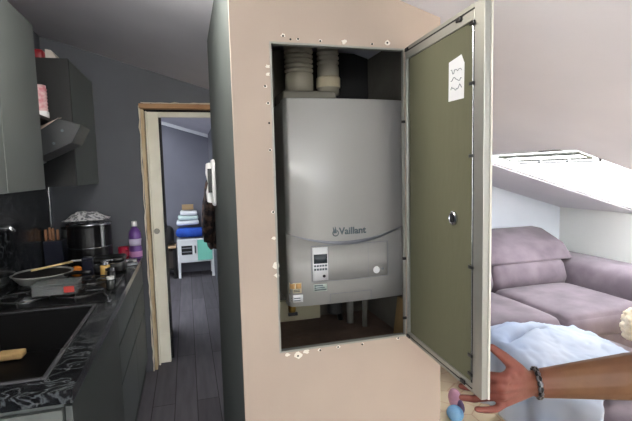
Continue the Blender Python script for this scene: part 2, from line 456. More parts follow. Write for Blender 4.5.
roof_window('window_added_roof', holes[1], False)  # unseen roof window added behind the camera to brighten the kitchen
roof_window('window_4', holes[2], False)

# ------------------------------------------------------------------ access opening frame on the wall
fr = thing('access_frame', ((OX0+OX1)/2, BY0, OZ0), 'slim grey metal frame screwed round the boiler opening in the pink wall', 'frame')
t = .005
obj('rail', B(OX0, OX0+t, BY0-.003, BY0+.016, OZ0, OZ1), M_galv, fr)
obj('rail', B(OX1-.005, OX1, BY0-.004, BY0+.008, OZ0, OZ1), M_alu, fr)
obj('rail', B(OX0+t, OX1-.005, BY0-.003, BY0+.016, OZ1-t, OZ1), M_galv, fr)
obj('rail', B(OX0+t, OX1-.005, BY0-.003, BY0+.016, OZ0, OZ0+t), M_galv, fr)
for (x, z) in [(.277,1.874),(.298,1.866),(.32,1.868),(.385,1.866),(.544,1.866),(.593,1.872),(.222,1.736),(.229,1.69),(.23,1.635),(.23,1.56),(.233,1.385),
               (.293,.953),(.362,.961),(.419,.963),(.498,.961),(.62,.965)]:
    obj('screw', lathe((x, BY0-.0015, z), [(.0022,.004),(.0030,0),(.0026,-.0012),(0,-.0014)], 8, axis='y'), M_blackm, fr)
for z in (1.64, 1.22, 1.03):
    obj('clip', B(OX1-.012, OX1-.001, BY0-.010, BY0-.0041, z-.004, z+.004), M_black, fr)

# ------------------------------------------------------------------ the access door, swung open towards the camera
HX, HY, W = .653, 1.240, .408
ang = math.radians(-93.43)
DM = Matrix.Translation((HX, HY, OZ0)) @ Matrix.Rotation(ang, 4, 'Z')     # local x: hinge -> free edge, local y: outward (painted side), z up
# rotation by -93.4 deg turns local +y to world +x
HGT = OZ1-OZ0
ad = thing('access_door', (HX, HY, OZ0), 'open access door of green board in a grey metal frame, held by a hand', 'access door')
obj('green_board', B(.02, W-.02, -.004, .008, .018, HGT-.018, M=DM), M_green, ad, label='olive green moisture board')
obj('painted_face', B(0, W, .0075, .012, 0, HGT, M=DM), M_edgebeige, ad, label='pale painted outer face with raw edge')
for a in ((0,.012,0,HGT), (W-.040,W-.002,0,HGT), (.012,W-.040,0,.022), (.012,W-.040,HGT-.036,HGT)):
    obj('frame_rail', B(a[0], a[1], -.008, .0074, a[2], a[3], M=DM), M_alu, ad, bevel=.0015)
obj('inner_lip', B(W-.048, W-.040, -.007, .0, .022, HGT-.036, M=DM), M_blackm, ad, label='dark seam beside the free rail')
obj('inner_lip', B(.012, W-.04, -.0085, -.0075, HGT-.014, HGT-.010, M=DM), M_blackm, ad, label='dark line along the top rail')
obj('inner_lip', B(.012, W-.04, -.0085, -.0075, .008, .011, M=DM), M_blackm, ad, label='dark line along the bottom rail')
obj('safety_wire', tube([DM@Vector((W-.043, -.009, z)) for z in (.03,.2,.4,.6,.84)], .0012, 6), M_steel, ad)
for z in (.845, .715, .555, .300, .09, .045):
    obj('clip', B(W-.052, W-.034, -.014, -.010, z-.004, z+.004, M=DM), M_black, ad, bevel=.001)
for x, z in ((W-.075, .012), (W-.10, HGT-.018), (.02, HGT-.010), (.018, .010)):
    obj('clip', B(x-.010, x+.010, -.014, -.010, z-.005, z+.005, M=DM), M_black, ad, bevel=.001)
LX = HY-.962
bm = lathe((0,0,0), [(.0175,0),(.0175,-.005),(.0145,-.007),(.0115,-.003),(0,-.003)], 24, axis='y')
bm.transform(DM @ Matrix.Translation((LX, -.004, .405)))
lk = obj('lock_barrel', bm, M_steel, ad, label='chrome ring of the lock')
kk = obj('cam_lever', B(LX-.006, LX+.006, -.014, -.0071, .395, .417, M=DM), M_blackm, ad, bevel=.002)
st = obj('paper_label', prism([(.250,-.0046,.692),(.320,-.0046,.690),(.322,-.0046,.770),(.309,-.0046,.792),(.252,-.0046,.786)], (0,.0005,0), M=DM), M_panelw, ad, label='white paper note with scribbled marks')
bm = bmesh.new(); rng = random.Random(2)
for r in range(3):
    z = .760-r*.020; xs = [.262+.0045*k for k in range(12)]
    tube([DM@Vector((x, -.0050, z+rng.uniform(-.006,.006))) for x in xs], .0008, 5, bm)
obj('handwriting', bm, M_logo, st)

# ------------------------------------------------------------------ boiler
bx0, bx1, byf, byb, bz0, bz1 = .318, .756, 1.45, 1.80, 1.035, 1.740
bo = thing('gas_boiler', ((bx0+bx1)/2, byf, bz0), 'white wall-hung gas boiler inside the open wall niche', 'boiler')
obj('casing', B(bx0+.004, bx1-.004, byf+.03, byb, bz0+.004, bz1-.003), M_boiler, bo, bevel=.006)
def yfront(x):                                  # gently bowed front
    u = (x-(bx0+bx1)/2)/((bx1-bx0)/2); return byf + .014*u*u + (.022*max(0, abs(u)-.955)/.045 if abs(u) > .955 else 0)
def bowed(x0, x1, z0, z1, off, th, bm=None, n=40, fz0=None, fz1=None, mi=0):
    bm = bm or bmesh.new(); fz0 = fz0 or (lambda x: z0); fz1 = fz1 or (lambda x: z1)
    cols = []
    for k in range(n+1):
        x = x0+(x1-x0)*k/n; y = yfront(x)-off
        cols.append([bm.verts.new(p) for p in ((x,y,fz0(x)),(x,y,fz1(x)),(x,y+th,fz1(x)),(x,y+th,fz0(x)))])
    fs = []
    for a, b in zip(cols, cols[1:]):
        for i in range(4):
            f = bm.faces.new([a[i], b[i], b[(i+1)%4], a[(i+1)%4]]); f.smooth = (i == 0); fs.append(f)
    fs += [bm.faces.new(cols[0]), bm.faces.new(cols[-1][::-1])]
    for f in fs: f.material_index = mi
    bmesh.ops.recalc_face_normals(bm, faces=fs)
    return bm
zc = lambda x: 1.252 + .036*((x-.525)/.21)**2
obj('front_cover', bowed(bx0, bx1, 0, bz1, 0, .03, fz0=zc, fz1=lambda x: bz1), M_boiler, bo, bevel=.004)
obj('lower_cover', bowed(bx0, bx1, bz0, 0, -.003, .03, fz0=lambda x: bz0, fz1=zc), M_boiler, bo)
sw = obj('silver_swoosh', bowed(.335, bx1-.005, 0, 0, .0015, .005, fz0=lambda x: zc(x)-.010*max(.05, 1-((x-.545)/.205)**2), fz1=lambda x: zc(x)+.002), M_silver, bo, label='curved silver strip across the front')
Mt = FRONT(.547, yfront(.547)-.002, 1.288)
obj('brand_lettering', text_bm('Vaillant', .0335, Mt, .0012), M_logo, bo, label='grey lettering reading Vaillant')
# little emblem left of the lettering: an egg outline with two upright ears
bm = bmesh.new(); ex, ez = .485, 1.286
tube([(ex+.010*math.cos(a), yfront(ex)-.002, ez-.003+.010*math.sin(a)) for a in [PI*.75+k*2*PI*.8/16 for k in range(17)]], .0018, 6, bm)
tube([(ex-.004, yfront(ex)-.002, ez-.003), (ex-.006, yfront(ex)-.002, ez+.008), (ex-.009, yfront(ex)-.002, ez+.018)], [.003,.0025,.001], 6, bm)
tube([(ex+.001, yfront(ex)-.002, ez-.003), (ex+.000, yfront(ex)-.002, ez+.009), (ex-.001, yfront(ex)-.002, ez+.019)], [.003,.0025,.001], 6, bm)
obj('emblem', bm, M_logo, bo, label='small grey emblem before the lettering')
# control flap with seams
zt = lambda x: 1.241+.002*(x-.4); zb = 1.117
fl = obj('control_flap', bowed(.398, .684, 0, 0, -.001, .006, fz0=lambda x: zb, fz1=zt), M_boiler, bo)
bm = bmesh.new()
for z in (zb, 1.2415): tube([(x, yfront(x)+.0015, z) for x in [.398+k*(.286)/20 for k in range(21)]], .0013, 6, bm)
for x in (.398, .684, .458, .606): tube([(x, yfront(x)+.0015, zb), (x, yfront(x)+.0015, 1.2415)], .0012 if x in (.398,.684) else .0008, 6, bm)
obj('seam', bm, M_silver, fl, label='thin grey seam lines of the control flap')
cp = obj('control_panel', bowed(.402, .456, 1.121, 1.237, .0005, .003, n=8), M_panelw, bo)
obj('display', bowed(.406, .453, 1.181, 1.213, .0018, .003, n=6), M_lcd, cp, label='dark grey display')
for k in range(5):
    obj('button', bowed(.4065+k*.0096, .4135+k*.0096, 1.170, 1.176, .002, .002, n=2), M_logo, cp)
for k in range(5):
    obj('button', bowed(.4065+k*.0096, .4135+k*.0096, 1.157, 1.164, .002, .002, n=2), M_logo, cp)
obj('button', lathe((.441, yfront(.441)-.0006, 1.136), [(.0055,.002),(.005,-.002),(0,-.003)], 14, axis='y'), M_black, cp, label='round black button')
obj('pressure_gauge', lathe((.637, yfront(.637)+.001, 1.141), [(.013,.001),(.0125,-.003),(.0105,-.003),(.010,-.0015),(0,-.0015)], 20, axis='y'), M_panelw, bo, label='round white gauge ring')
obj('pressure_gauge', lathe((.662, yfront(.662)+.001, 1.143), [(.005,.001),(.0045,-.002),(0,-.002)], 12, axis='y'), M_silver, bo, label='small round grey sensor')
en = obj('rating_label', bowed(.404, .452, 1.083, 1.108, -.0022, .002, n=4), mat('pale_green_label', (196,206,196), .5), bo, label='small pale label with grey print')
bm = bmesh.new()
for r in range(3): bowed(.407, .449-.006*r, 1.086+.0075*r, 1.0905+.0075*r, -.0016, .001, bm=bm, n=3)
obj('print', bm, M_logo, en)
yl = obj('yellow_sticker', bowed(.322, .362, 1.082, 1.118, -.0022, .002, n=4), mat('pale_yellow_sticker', (222,208,176), .6), bo, label='pale yellow sticker with orange squares')
bm = bowed(.324, .339, 1.098, 1.115, -.0016, .001, n=3); bowed(.343, .360, 1.098, 1.115, -.0016, .001, bm=bm, n=3)
obj('print', bm, mat('orange_print', (204,160,100), .6), yl)
bm = bmesh.new()
for z in (1.087, 1.092): bowed(.325, .356, z, z+.0025, -.0016, .001, bm=bm, n=3)
obj('print', bm, M_logo, yl)
wl = obj('white_sticker', bowed(.322, .366, 1.050, 1.076, -.0022, .002, n=4), M_panelw, bo)
bm = bmesh.new()
for z in (1.055, 1.063): bowed(.326, .357, z, z+.003, -.0016, .001, bm=bm, n=3)
obj('print', bm, M_logo, wl)
bm = bmesh.new()
for a in ([(.462,1.041),(.462,1.070)], [(.616,1.041),(.616,1.070)], [(.462,1.070),(.616,1.070)]):
    tube([(x, yfront(x)+.0025, z) for x, z in [(a[0][0]+(a[1][0]-a[0][0])*k/6, a[0][1]+(a[1][1]-a[0][1])*k/6) for k in range(7)]], .0011, 6, bm)
obj('release_tab_seam', bm, M_silver, bo)
obj('flue_adapter', soft((.435, 1.62, 1.760), (.20, .15, .045), .015), M_fluegrey, bo, smooth=True, label='grey flue adapter box on top')
obj('valve', lathe((.335, 1.50, 1.005), [(.012,0),(.014,.01),(.014,.028),(.009,.036)], 16), mat('brass', (150,120,60), .35, 1), bo, label='small brass valve under the boiler')
obj('valve_handle', B(.318, .352, 1.485, 1.492, .996, 1.008), M_black, bo, bevel=.002, label='black valve handle')
obj('siphon', lathe((.545, 1.66, .925), [(.012,0),(.03,.01),(.03,.09),(.02,.115)], 18), M_blackm, bo, label='black siphon cup under the boiler')

def ribbed(x, y, z0, z1, r, rib, n, cuff):
    pr = [(r*.98, 0)]; H = z1-z0; k = 0
    c = H*cuff
    pr += [(r*.98, c*.9), (r*.9, c)]
    m = n
    for i in range(m):
        a = c+(H-c)*i/m; b = (H-c)/m
        pr += [(r-rib, a+b*.08), (r, a+b*.35), (r, a+b*.65), (r-rib, a+b*.92)]
    return lathe((x, y, z0), pr, 28)
tag(obj('flexible_duct', ribbed(.424, 1.66, 1.785, 2.0, .054, .010, 8, .36), M_duct, smooth=True), 'wider left ribbed grey duct rising behind the boiler top', 'duct')
du = thing('flexible_duct', (.545, 1.68, 1.79), 'narrower right ribbed duct with cream collar above the boiler', 'duct')
obj('hose', ribbed(.545, 1.68, 1.79, 1.99, .043, .005, 5, .55), M_duct, du, smooth=True)
obj('collar', lathe((.545, 1.68, 1.815), [(.046,0),(.047,.005),(.047,.035),(.044,.04)], 24), M_ductbeige, du, label='cream tape collar')
tag(obj('drain_pipe', tube([(.625,1.70,.868),(.625,1.70,.97),(.62,1.68,1.012)], .014, 14), mat('grey_pipe', (120,118,112), .5), smooth=True), 'grey plastic pipe standing under the boiler, right of centre', 'pipe')
tag(obj('drain_pipe', tube([(.665,1.64,.868),(.665,1.64,.96),(.66,1.62,1.020)], .010, 12), mat('dull_pipe', (92,90,84), .5), smooth=True), 'thinner dull grey pipe at the right under the boiler', 'pipe')
tag(obj('water_hose', tube([(.60,1.75,.868),(.590,1.75,.92),(.585,1.76,.97),(.575,1.77,1.018)], .011, 12), M_black, smooth=True), 'black hose bending down behind the pipes under the boiler', 'hose')
tag(obj('board_offcut', B(.335, .525, 1.80, 1.829, .869, .955), M_cream), 'cream board offcut leaning on the back of the niche', 'board')
tag(obj('timber_offcut', prism([(.722,1.40,.869),(.757,1.40,.869),(.757,1.40,1.02),(.742,1.40,1.02)], (0,.10,0)), M_ply), 'brown timber wedge at the right end of the niche', 'timber')
tag(obj('black_board', B(.60, .757, 1.79, 1.825, 1.75, 1.98), M_blackm), 'black board standing behind the boiler at the top right of the niche', 'board')

# ------------------------------------------------------------------ kitchen: base units, worktop, sink
XC = -.345
cabs = []
def base_unit(y0, y1, label, kind):
    r = thing('base_cabinet', ((XL+XC)/2, (y0+y1)/2, 0), label, 'kitchen cabinet', 'grey handleless base cabinets')
    bm = B(XL+.002, XC-.024, y0+.001, y1-.001, .10, .12); box(bm, XL+.002, XC-.024, y0+.001, y0+.018, .12, .855)
    box(bm, XL+.002, XC-.024, y1-.018, y1-.001, .12, .855); box(bm, XL+.002, XL+.014, y0+.018, y1-.018, .12, .855)
    obj('carcass', bm, M_cab, r)
    obj('plinth', B(XC-.03, XC-.018, y0+.001, y1-.001, 0, .099), M_cabdark, r, label='dark plinth')
    if kind == 'door':
        obj('door', B(XC-.022, XC-.003, y0+.002, y1-.002, .105, .842), M_cab, r, bevel=.0015)
    else:
        for a, b in ((.105, .480), (.492, .675), (.687, .842)):
            obj('drawer_front', B(XC-.022, XC-.003, y0+.002, y1-.002, a, b), M_cab, r, bevel=.0015)
    return r
u1 = base_unit(1.385, 2.27, 'grey base cabinet under the black sink, nearest the viewer', 'door')
obj('end_panel', B(XL+.002, XC-.024, 1.367, 1.384, 0, .842), mat('end_panel_grey', (112,117,113), .5), u1, label='lighter grey end panel')
u2 = base_unit(2.27, 2.90, 'middle grey drawer cabinet under the gas hob', 'drawer')
u3 = base_unit(2.90, 3.52, 'grey base cabinet at the far end by the doorway', 'drawer')
# worktop with a cut-out
SX0, SX1, SY0, SY1 = -.838, -.435, 1.46, 2.245
bm = bmesh.new()
for a in ((XL+.012, XC+.006, 1.362, SY0), (XL+.012, SX0, SY0, SY1), (SX1, XC+.006, SY0, SY1)):
    box(bm, *a, .862, .90)
yy = 3.524
pts = [(XL+.012,SY1,.862),(XC+.006,SY1,.862),(XC+.006,3.42,.862)]
pts += [(XC+.006-.10+.10*math.cos(a), 3.42+.10*math.sin(a), .862) for a in [PI/2*k/6 for k in range(1,7)]] + [(XL+.012,yy,.862)]
prism(pts, (0,0,.038), bm=bm)
tag(obj('worktop', bm, M_marble), 'long black marbled worktop running over the grey base cabinets', 'worktop')
M_sink = mat('black_composite', (8,8,9), .5, spec=.25)
sk = thing('kitchen_sink', ((SX0+SX1)/2, (SY0+SY1)/2, .90), 'black rectangular sink set in the near end of the worktop', 'sink')
bm = bmesh.new(); x0, x1, y0, y1 = SX0+.004, SX1-.004, SY0+.004, SY1-.004
zb_ = .71
box(bm, x0, x1, y0, y1, zb_, zb_+.008)
for a in ((x0,x0+.008,y0,y1), (x1-.008,x1,y0,y1), (x0+.008,x1-.008,y0,y0+.008), (x0+.008,x1-.008,y1-.008,y1)): box(bm, *a, zb_+.008, .899)
obj('basin', bm, M_sink, sk)
bm = bmesh.new(); q = .008
for a in ((SX0-q,SX0+.008,SY0-q,SY1+q), (SX1-.008,SX1+q,SY0-q,SY1+q), (SX0+.008,SX1-.008,SY0-q,SY0+.008), (SX0+.008,SX1-.008,SY1-.008,SY1+q)): box(bm, *a, .9005, .907)
obj('rim', bm, mat('black_rim', (74,74,77), .25), sk, bevel=.003)
obj('drain', lathe((-.62, 1.85, .718), [(.045,0),(.045,.003),(.03,.004),(.028,.001),(0,.001)], 24), M_steel, sk)
tag(obj('sponge', soft((-.765, 2.17, .738), (.10, .07, .028), .008, wob=.004), mat('tan_sponge', (196,164,112), .95, bump=.5, bscale=90)), 'tan sponge lying in the black sink', 'sponge')
tp = thing('tap', (-.885, 2.02, .90), 'chrome kitchen tap behind the sink at the left edge', 'tap')
obj('tap_body', lathe((-.885, 2.02, .90), [(.019,0),(.019,.008),(.017,.012),(.017,.38),(.016,.40),(0,.405)], 18), M_steel, tp, smooth=True)
obj('spout', tube([(-.885,2.02,1.29),(-.86,2.01,1.305),(-.80,2.0,1.308),(-.665,1.985,1.308),(-.655,1.984,1.29)], .010, 12), M_steel, tp, smooth=True)
obj('lever', tube([(-.885,2.02,1.30),(-.885,2.07,1.34)], .006, 10), M_steel, tp)
# splashback
struct('trim_1', B(XL+.0005, XL+.010, 1.36, 3.44, .901, 1.446), M_marble)
struct('trim_2', B(XL+.0005, XL+.012, 3.44, 3.455, .901, 1.446), M_steel)

# ------------------------------------------------------------------ wall units and hood
XU = -.60
def wall_unit(y0, y1, label, side, ztop=2.15):
    r = thing('wall_cabinet', ((XL+XU)/2, (y0+y1)/2, 1.447), label, 'kitchen cabinet')
    obj('carcass', B(XL+.011, XU-.020, y0+.001, y1-.001, 1.448, ztop), side, r)
    return r
w1 = wall_unit(1.30, 1.80, 'grey wall cabinet nearest the viewer, cut by the frame edge', M_cab)
obj('door', B(XU-.019, XU, 1.302, 1.798, 1.447, 2.15), M_cab, w1, bevel=.0015)
w2 = wall_unit(1.80, 2.235, 'grey wall cabinet left of the cooker hood', M_cab)
obj('door', B(XU-.019, XU, 1.802, 2.235, 1.447, 2.15), M_cab, w2, bevel=.0015)
w3 = wall_unit(2.83, 3.50, 'grey-fronted wall cabinet with a black side, in the far corner', M_cabdark, 2.150)
obj('door', B(XU-.019, XU, 2.848, 3.495, 1.447, 2.150), M_cab, w3, bevel=.0015)
obj('side_panel', B(XL+.011, XU, 2.826, 2.847, 1.445, 2.153), M_cabdark, w3, label='black side panel')
obj('shelf', B(XL+.011, -.632, 2.236, 2.825, 1.775, 1.788), M_cabdark, w3, label='black open shelf over the hood')
hd = thing('cooker_hood', (-.75, 2.52, 1.55), 'slanted black cooker hood tilted out between the wall cabinets', 'cooker hood')
prof = [(XL+.012,1.50),(-.677,1.587),(-.521,1.662),(-.475,1.748),(-.576,1.778),(-.668,1.712),(XL+.012,1.62)]
obj('hood_body', prism([(x,2.42,z) for x, z in prof], (0,.22,0)), mat('charcoal_glass', (44,46,48), .3), hd, bevel=.003)
obj('control_knob', lathe((-.56, 2.42, 1.72), [(.007,.002),(.006,-.003),(0,-.004)], 14, axis='y'), M_logo, hd)
obj('control_knob', lathe((-.60, 2.42, 1.66), [(.007,.002),(.006,-.003),(0,-.004)], 14, axis='y'), M_logo, hd)
obj('filter_panel', prism([(-.85,2.44,1.523),(-.69,2.44,1.580),(-.69,2.44,1.574),(-.85,2.44,1.517)], (0,.18,0)), M_silver, hd)
tag(obj('paper_sheet', prism([(-.69,2.44,1.705),(-.58,2.44,1.780),(-.60,2.60,1.80),(-.70,2.56,1.75)], (0,0,.002)), mat('pinkish_paper', (214,196,186), .8)), 'pale folded paper lying on the slanted hood', 'paper')
cu = thing('mug_stack', (-.675, 2.52, 1.788), 'pink and white ribbed cup standing on the black shelf over the hood', 'cup')
rib = mat('pink_ribbed_ceramic', (222,196,196), .5, col2=(196,120,128), scale=40)
pr = []
for k in range(9):
    pr += [(.038, .012+k*.016), (.034, .020+k*.016)]
obj('cup_body', lathe((-.675, 2.52, 1.788), [(.034,0)]+pr+[(.033,.160),(.030,.157),(.028,.02),(0,.02)], 22), rib, cu, smooth=True)
obj('cup_base', lathe((-.675, 2.52, 1.7885), [(.037,0),(.040,.004),(.040,.03),(.037,.034)], 22), M_panelw, cu, smooth=True, label='white lower band')
# things on the far cabinet
tag(obj('biscuit_packet', soft((-.80, 3.0, 2.187), (.12, .20, .068), .02, wob=.012, seed=2), mat('red_wrapper', (168,36,46), .35, col2=(140,24,36), scale=12)), 'dark red packet lying on top of the far wall cabinet', 'packet')
tag(obj('paper_carton', prism([(-.735,2.93,2.154),(-.665,2.93,2.154),(-.705,2.93,2.22),(-.735,2.93,2.225)], (0,.16,0)), mat('white_carton', (222,214,206), .7)), 'white folded carton beside the red packet on the far wall cabinet', 'carton')

# ------------------------------------------------------------------ hob and clutter on the worktop
hb = thing('gas_hob', (-.645, 2.57, .90), 'black gas hob with cast grates under the hood', 'hob')
obj('hob_plate', B(-.89, -.40, 2.29, 2.79, .9005, .907), M_black, hb, bevel=.002)
for (cx, cy) in ((-.77,2.41),(-.53,2.41),(-.77,2.67),(-.53,2.67)):
    obj('burner', lathe((cx, cy, .907), [(.045,0),(.045,.006),(.03,.010),(.03,.016),(0,.018)], 20), M_silver if cx < -.6 else M_blackm, hb)
    bm = bmesh.new()
    for k in range(4):
        a = k*PI/2
        tube([(cx+.105*math.cos(a), cy+.105*math.sin(a), .907), (cx+.105*math.cos(a), cy+.105*math.sin(a), .935), (cx+.03*math.cos(a), cy+.03*math.sin(a), .935)], .005, 6, bm)
    tube([(cx+.105*math.cos(2*PI*k/24), cy+.105*math.sin(2*PI*k/24), .930) for k in range(25)], .005, 6, bm, cap=False)
    obj('grate', bm, mat('cast_iron', (42,42,44), .35), hb)
pn = thing('frying_pan', (-.765, 2.68, .941), 'wide dark frying pan with a pale rim on the hob grates', 'pan')
obj('pan_body', lathe((-.765, 2.68, .941), [(.095,0),(.11,.004),(.142,.045),(.149,.048),(.149,.052),(.143,.052),(.108,.010),(0,.008)], 40), mat('pale_pan_enamel', (172,173,171), .35), pn, smooth=True)
obj('pan_bottom_coating', lathe((-.765, 2.68, .950), [(0,0),(.112,.001),(.138,.036),(.136,.036),(.108,.002),(0,.001)][1:], 40), M_blackm, pn, smooth=True, label='dark coating inside')
obj('handle', tube([(-.640,2.60,.985),(-.58,2.56,1.0),(-.50,2.51,1.005)], [.008,.010,.011], 12), M_black, pn, smooth=True)
sp = thing('spatula', (-.72, 2.80, 1.0), 'pale cooking spatula resting across the frying pan rim', 'spatula')
obj('handle', tube([(-.83,2.72,.998),(-.72,2.82,1.003),(-.66,2.87,1.006)], .006, 10), mat('pale_wood', (222,196,140), .6), sp, smooth=True)
obj('blade', soft((-.64,2.885,1.008), (.07,.04,.006), .003, 4), M_panelw, sp)
fb = thing('food_container', (-.62, 2.40, .941), 'clear plastic food box with a red label on the hob front', 'container')
bm = bmesh.new(); x0,x1,y0,y1 = -.72,-.53,2.34,2.455
box(bm, x0,x1,y0,y1,.9415,.944)
for a in ((x0,x0+.003,y0,y1),(x1-.003,x1,y0,y1),(x0+.003,x1-.003,y0,y0+.003),(x0+.003,x1-.003,y1-.003,y1)): box(bm, *a, .944, .988)
obj('box_body', bm, M_glassy, fb)
obj('lid', B(x0-.004,x1+.004,y0-.004,y1+.004,.9885,.995), mat('frosted_lid', (216,222,222), .15, trans=.8), fb, bevel=.003)
obj('paper_label', B(-.585,-.540,y0-.0012,y0-.0002,.950,.980), mat('red_label', (186,60,52), .6), fb, label='red paper label')
kb = thing('knife_block', (-.85, 3.28, .90), 'navy black knife block with wooden-handled knives by the splashback', 'knife block')
obj('block', prism([(-.90,3.22,.90),(-.79,3.22,.90),(-.79,3.20,1.09),(-.90,3.20,1.09)], (0,.12,0)), mat('navy_block', (24,28,44), .35), kb, bevel=.004)
wh = mat('knife_handle_wood', (164,118,84), .6, col2=(138,96,66), scale=10)
for k, (dx, h) in enumerate(((-.088,.075),(-.067,.085),(-.045,.08),(-.022,.07))):
    obj('knife_handle', soft((-.81+dx+.01, 3.235+.012*(k%2), 1.09+h/2), (.016,.022,h), .006, 3), wh, kb)
ca = thing('steel_canister', (-.80, 3.43, .90), 'grey steel canister between the knife block and the black pressure pot', 'canister')
obj('canister_body', lathe((-.80,3.43,.90), [(.045,0),(.048,.004),(.048,.235),(.044,.24)], 24), mat('dull_steel', (120,122,124), .35, .8), ca, smooth=True)
obj('lid', lathe((-.80,3.43,1.1405), [(.049,0),(.049,.015),(.02,.022),(.012,.035),(0,.036)], 24), M_steel, ca, smooth=True)
mc = thing('electric_pressure_pot', (-.63, 3.20, .90), 'tall black electric pot with steel bands at the back of the worktop', 'pot')
obj('pot_body', lathe((-.63,3.235,.90), [(.115,0),(.128,.01),(.132,.04),(.132,.27),(.126,.28),(0,.28)], 36), M_black, mc, smooth=False)
obj('steel_band', lathe((-.63,3.235,1.035), [(.1325,0),(.1335,.002),(.1335,.006),(.1325,.008)], 36), M_steel, mc)
obj('lid', lathe((-.63,3.235,1.1805), [(.136,0),(.138,.004),(.138,.012),(.10,.030),(.03,.040),(0,.041)], 36), M_steel, mc, smooth=True)
obj('side_handle', B(-.545,-.520,3.095,3.123,1.04,1.185), M_steel, mc, bevel=.006, label='upright steel handle')
obj('foot_ring', lathe((-.63,3.235,.9005), [(.129,0),(.1345,.001),(.1345,.012),(.1325,.014)], 36), M_steel, mc)
# crumpled cloth heap on the lid
bm = bmesh.new(); n = 22; g = {}
for i in range(n+1):
    for j in range(n+1):
        u, v = i/n*2-1, j/n*2-1; x = -.635+u*.125; y = 3.225+v*.10
        r = min(1, math.hypot(u, v)); z = 1.214+.050*(1-r**2.5)+.020*noise.noise((x*22, y*22, 3.1))*(1-.3*r)
        g[i,j] = bm.verts.new((x+.012*noise.noise((x*15, y*15, 0)), y, max(z, 1.216)))
for i in range(n):
    for j in range(n): bm.faces.new([g[i,j], g[i+1,j], g[i+1,j+1], g[i,j+1]])
tea = mat('grey_white_checked_cotton', (222,222,226), .9, col2=(120,122,130), scale=45, ramp=(.46,.56))
o = obj('tea_towel', bm, tea, smooth=True); md = o.modifiers.new('thick', 'SOLIDIFY'); md.thickness = .006; md.offset = 1
tag(o, 'crumpled grey and white cloth heaped on the black pot lid', 'cloth')
sm = thing('sandwich_toaster', (-.49, 3.12, .90), 'black sandwich toaster with shiny edge in front of the tall black pot', 'toaster')
obj('lower_shell', soft((-.485,3.0,.935), (.19,.15,.060), .018), M_black, sm, smooth=True)
obj('upper_shell', soft((-.485,3.0,.985), (.19,.15,.035), .016), M_black, sm, smooth=True)
obj('hinge_strip', B(-.575,-.395,2.923,2.927,.962,.970), M_steel, sm)
obj('grip', tube([(-.52,2.925,.985),(-.515,2.897,.992),(-.455,2.897,.992),(-.45,2.925,.985)], .007, 8), M_steel, sm, smooth=True)
tag(obj('mandarin', ball((-.655,2.925,.936), (.037,.037,.034)), mat('orange_peel', (226,132,40), .5, bump=.2, bscale=200)), 'orange mandarin lying between the pan and the dark tin', 'fruit')
ti = thing('tea_tin', (-.585, 2.875, .90), 'tall navy square tin beside the mandarin', 'tin')
obj('tin_body', B(-.612,-.556,2.862,2.918,.9005,1.005), mat('navy_tin', (22,24,40), .3), ti, bevel=.004)
obj('tin_lid', B(-.613,-.555,2.861,2.919,1.0055,1.022), mat('navy_lid', (30,32,50), .3), ti, bevel=.004)
def jar(x, y, h, r, label, contents, lidm):
    z = .9075 if (y > 2.26 and y < 2.82 and x < -.39) else .9005
    j = thing('spice_jar', (x, y, z), label, 'jar', 'spice jars on the worktop edge')
    obj('glass', lathe((x,y,z), [(r*.9,0),(r,.004),(r,h*.72),(r*.8,h*.80)], 20), contents, j, smooth=True)
    obj('lid', lathe((x,y,z+h*.80+.0003), [(r*.86,0),(r*.86,h*.19),(r*.7,h*.20),(0,h*.2)], 20), lidm, j)
jar(-.487, 2.855, .095, .028, 'spice jar with yellow filling and steel lid in front of the toaster', mat('yellow_spice', (206,168,96), .4), M_steel)
jar(-.452, 2.78, .06, .026, 'short pale brown spice jar with black lid', mat('pale_spice', (150,126,88), .35), M_black)
jar(-.425, 2.66, .085, .022, 'dark glass pepper jar with silver lid, farther of two', M_black, M_steel)
jar(-.405, 2.50, .07, .022, 'dark glass jar with pale cap, nearer the sink', mat('dark_glass', (40,42,42), .1), M_panelw)
bm = tube([(-.425,2.40,.912),(-.40,2.335,.914),(-.385,2.285,.913)], .005, 8)
tag(obj('teaspoon', soft((-.378,2.262,.912), (.022,.034,.006), .003, 3, bm=bm), M_steel, smooth=True), 'steel teaspoon lying at the corner of the sink', 'spoon')
tag(obj('knife', B(-.396,-.384,2.56,2.86,.9075,.911), M_steel, bevel=.001), 'long steel knife lying along the worktop edge', 'knife')
fo = thing('foil_roll', (-.42, 3.22, .90), 'silver foil roll lying across the far end of the worktop', 'roll')
obj('roll', tube([(-.515,3.19,.930),(-.345,3.165,.930)], .016, 18), M_steel, fo, smooth=True)
obj('roll_support', soft((-.43,3.178,.908), (.18,.05,.014), .004, 3), M_silver, fo)
mg = thing('red_mug', (-.455, 3.42, .90), 'dark red mug beside the purple bottle', 'mug')
obj('mug_body', lathe((-.455,3.42,.9005), [(.030,0),(.034,.004),(.036,.09),(.033,.09),(.031,.008),(0,.008)], 24), mat('crimson_glaze', (168,30,60), .3), mg, smooth=True)
obj('handle', tube([(-.430,3.394,.97),(-.418,3.375,.965),(-.418,3.375,.935),(-.430,3.394,.925)], .005, 8), mat('crimson_handle', (168,30,60), .3), mg, smooth=True)
pb = thing('cleaner_bottle', (-.375, 3.43, .90), 'purple cleaning-liquid bottle with white cap at the end of the worktop', 'bottle')
purple = mat('purple_plastic', (108,70,146), .3)
obj('bottle_body', lathe((-.375,3.43,.9005), [(.040,0),(.044,.006),(.044,.07),(.038,.10),(.042,.13),(.042,.18),(.030,.21),(.016,.225),(.016,.232)], 26), purple, pb, smooth=True)
obj('cap', lathe((-.375,3.43,1.133), [(.019,0),(.019,.034),(.015,.038),(0,.038)], 20), M_panelw, pb, label='white cap')
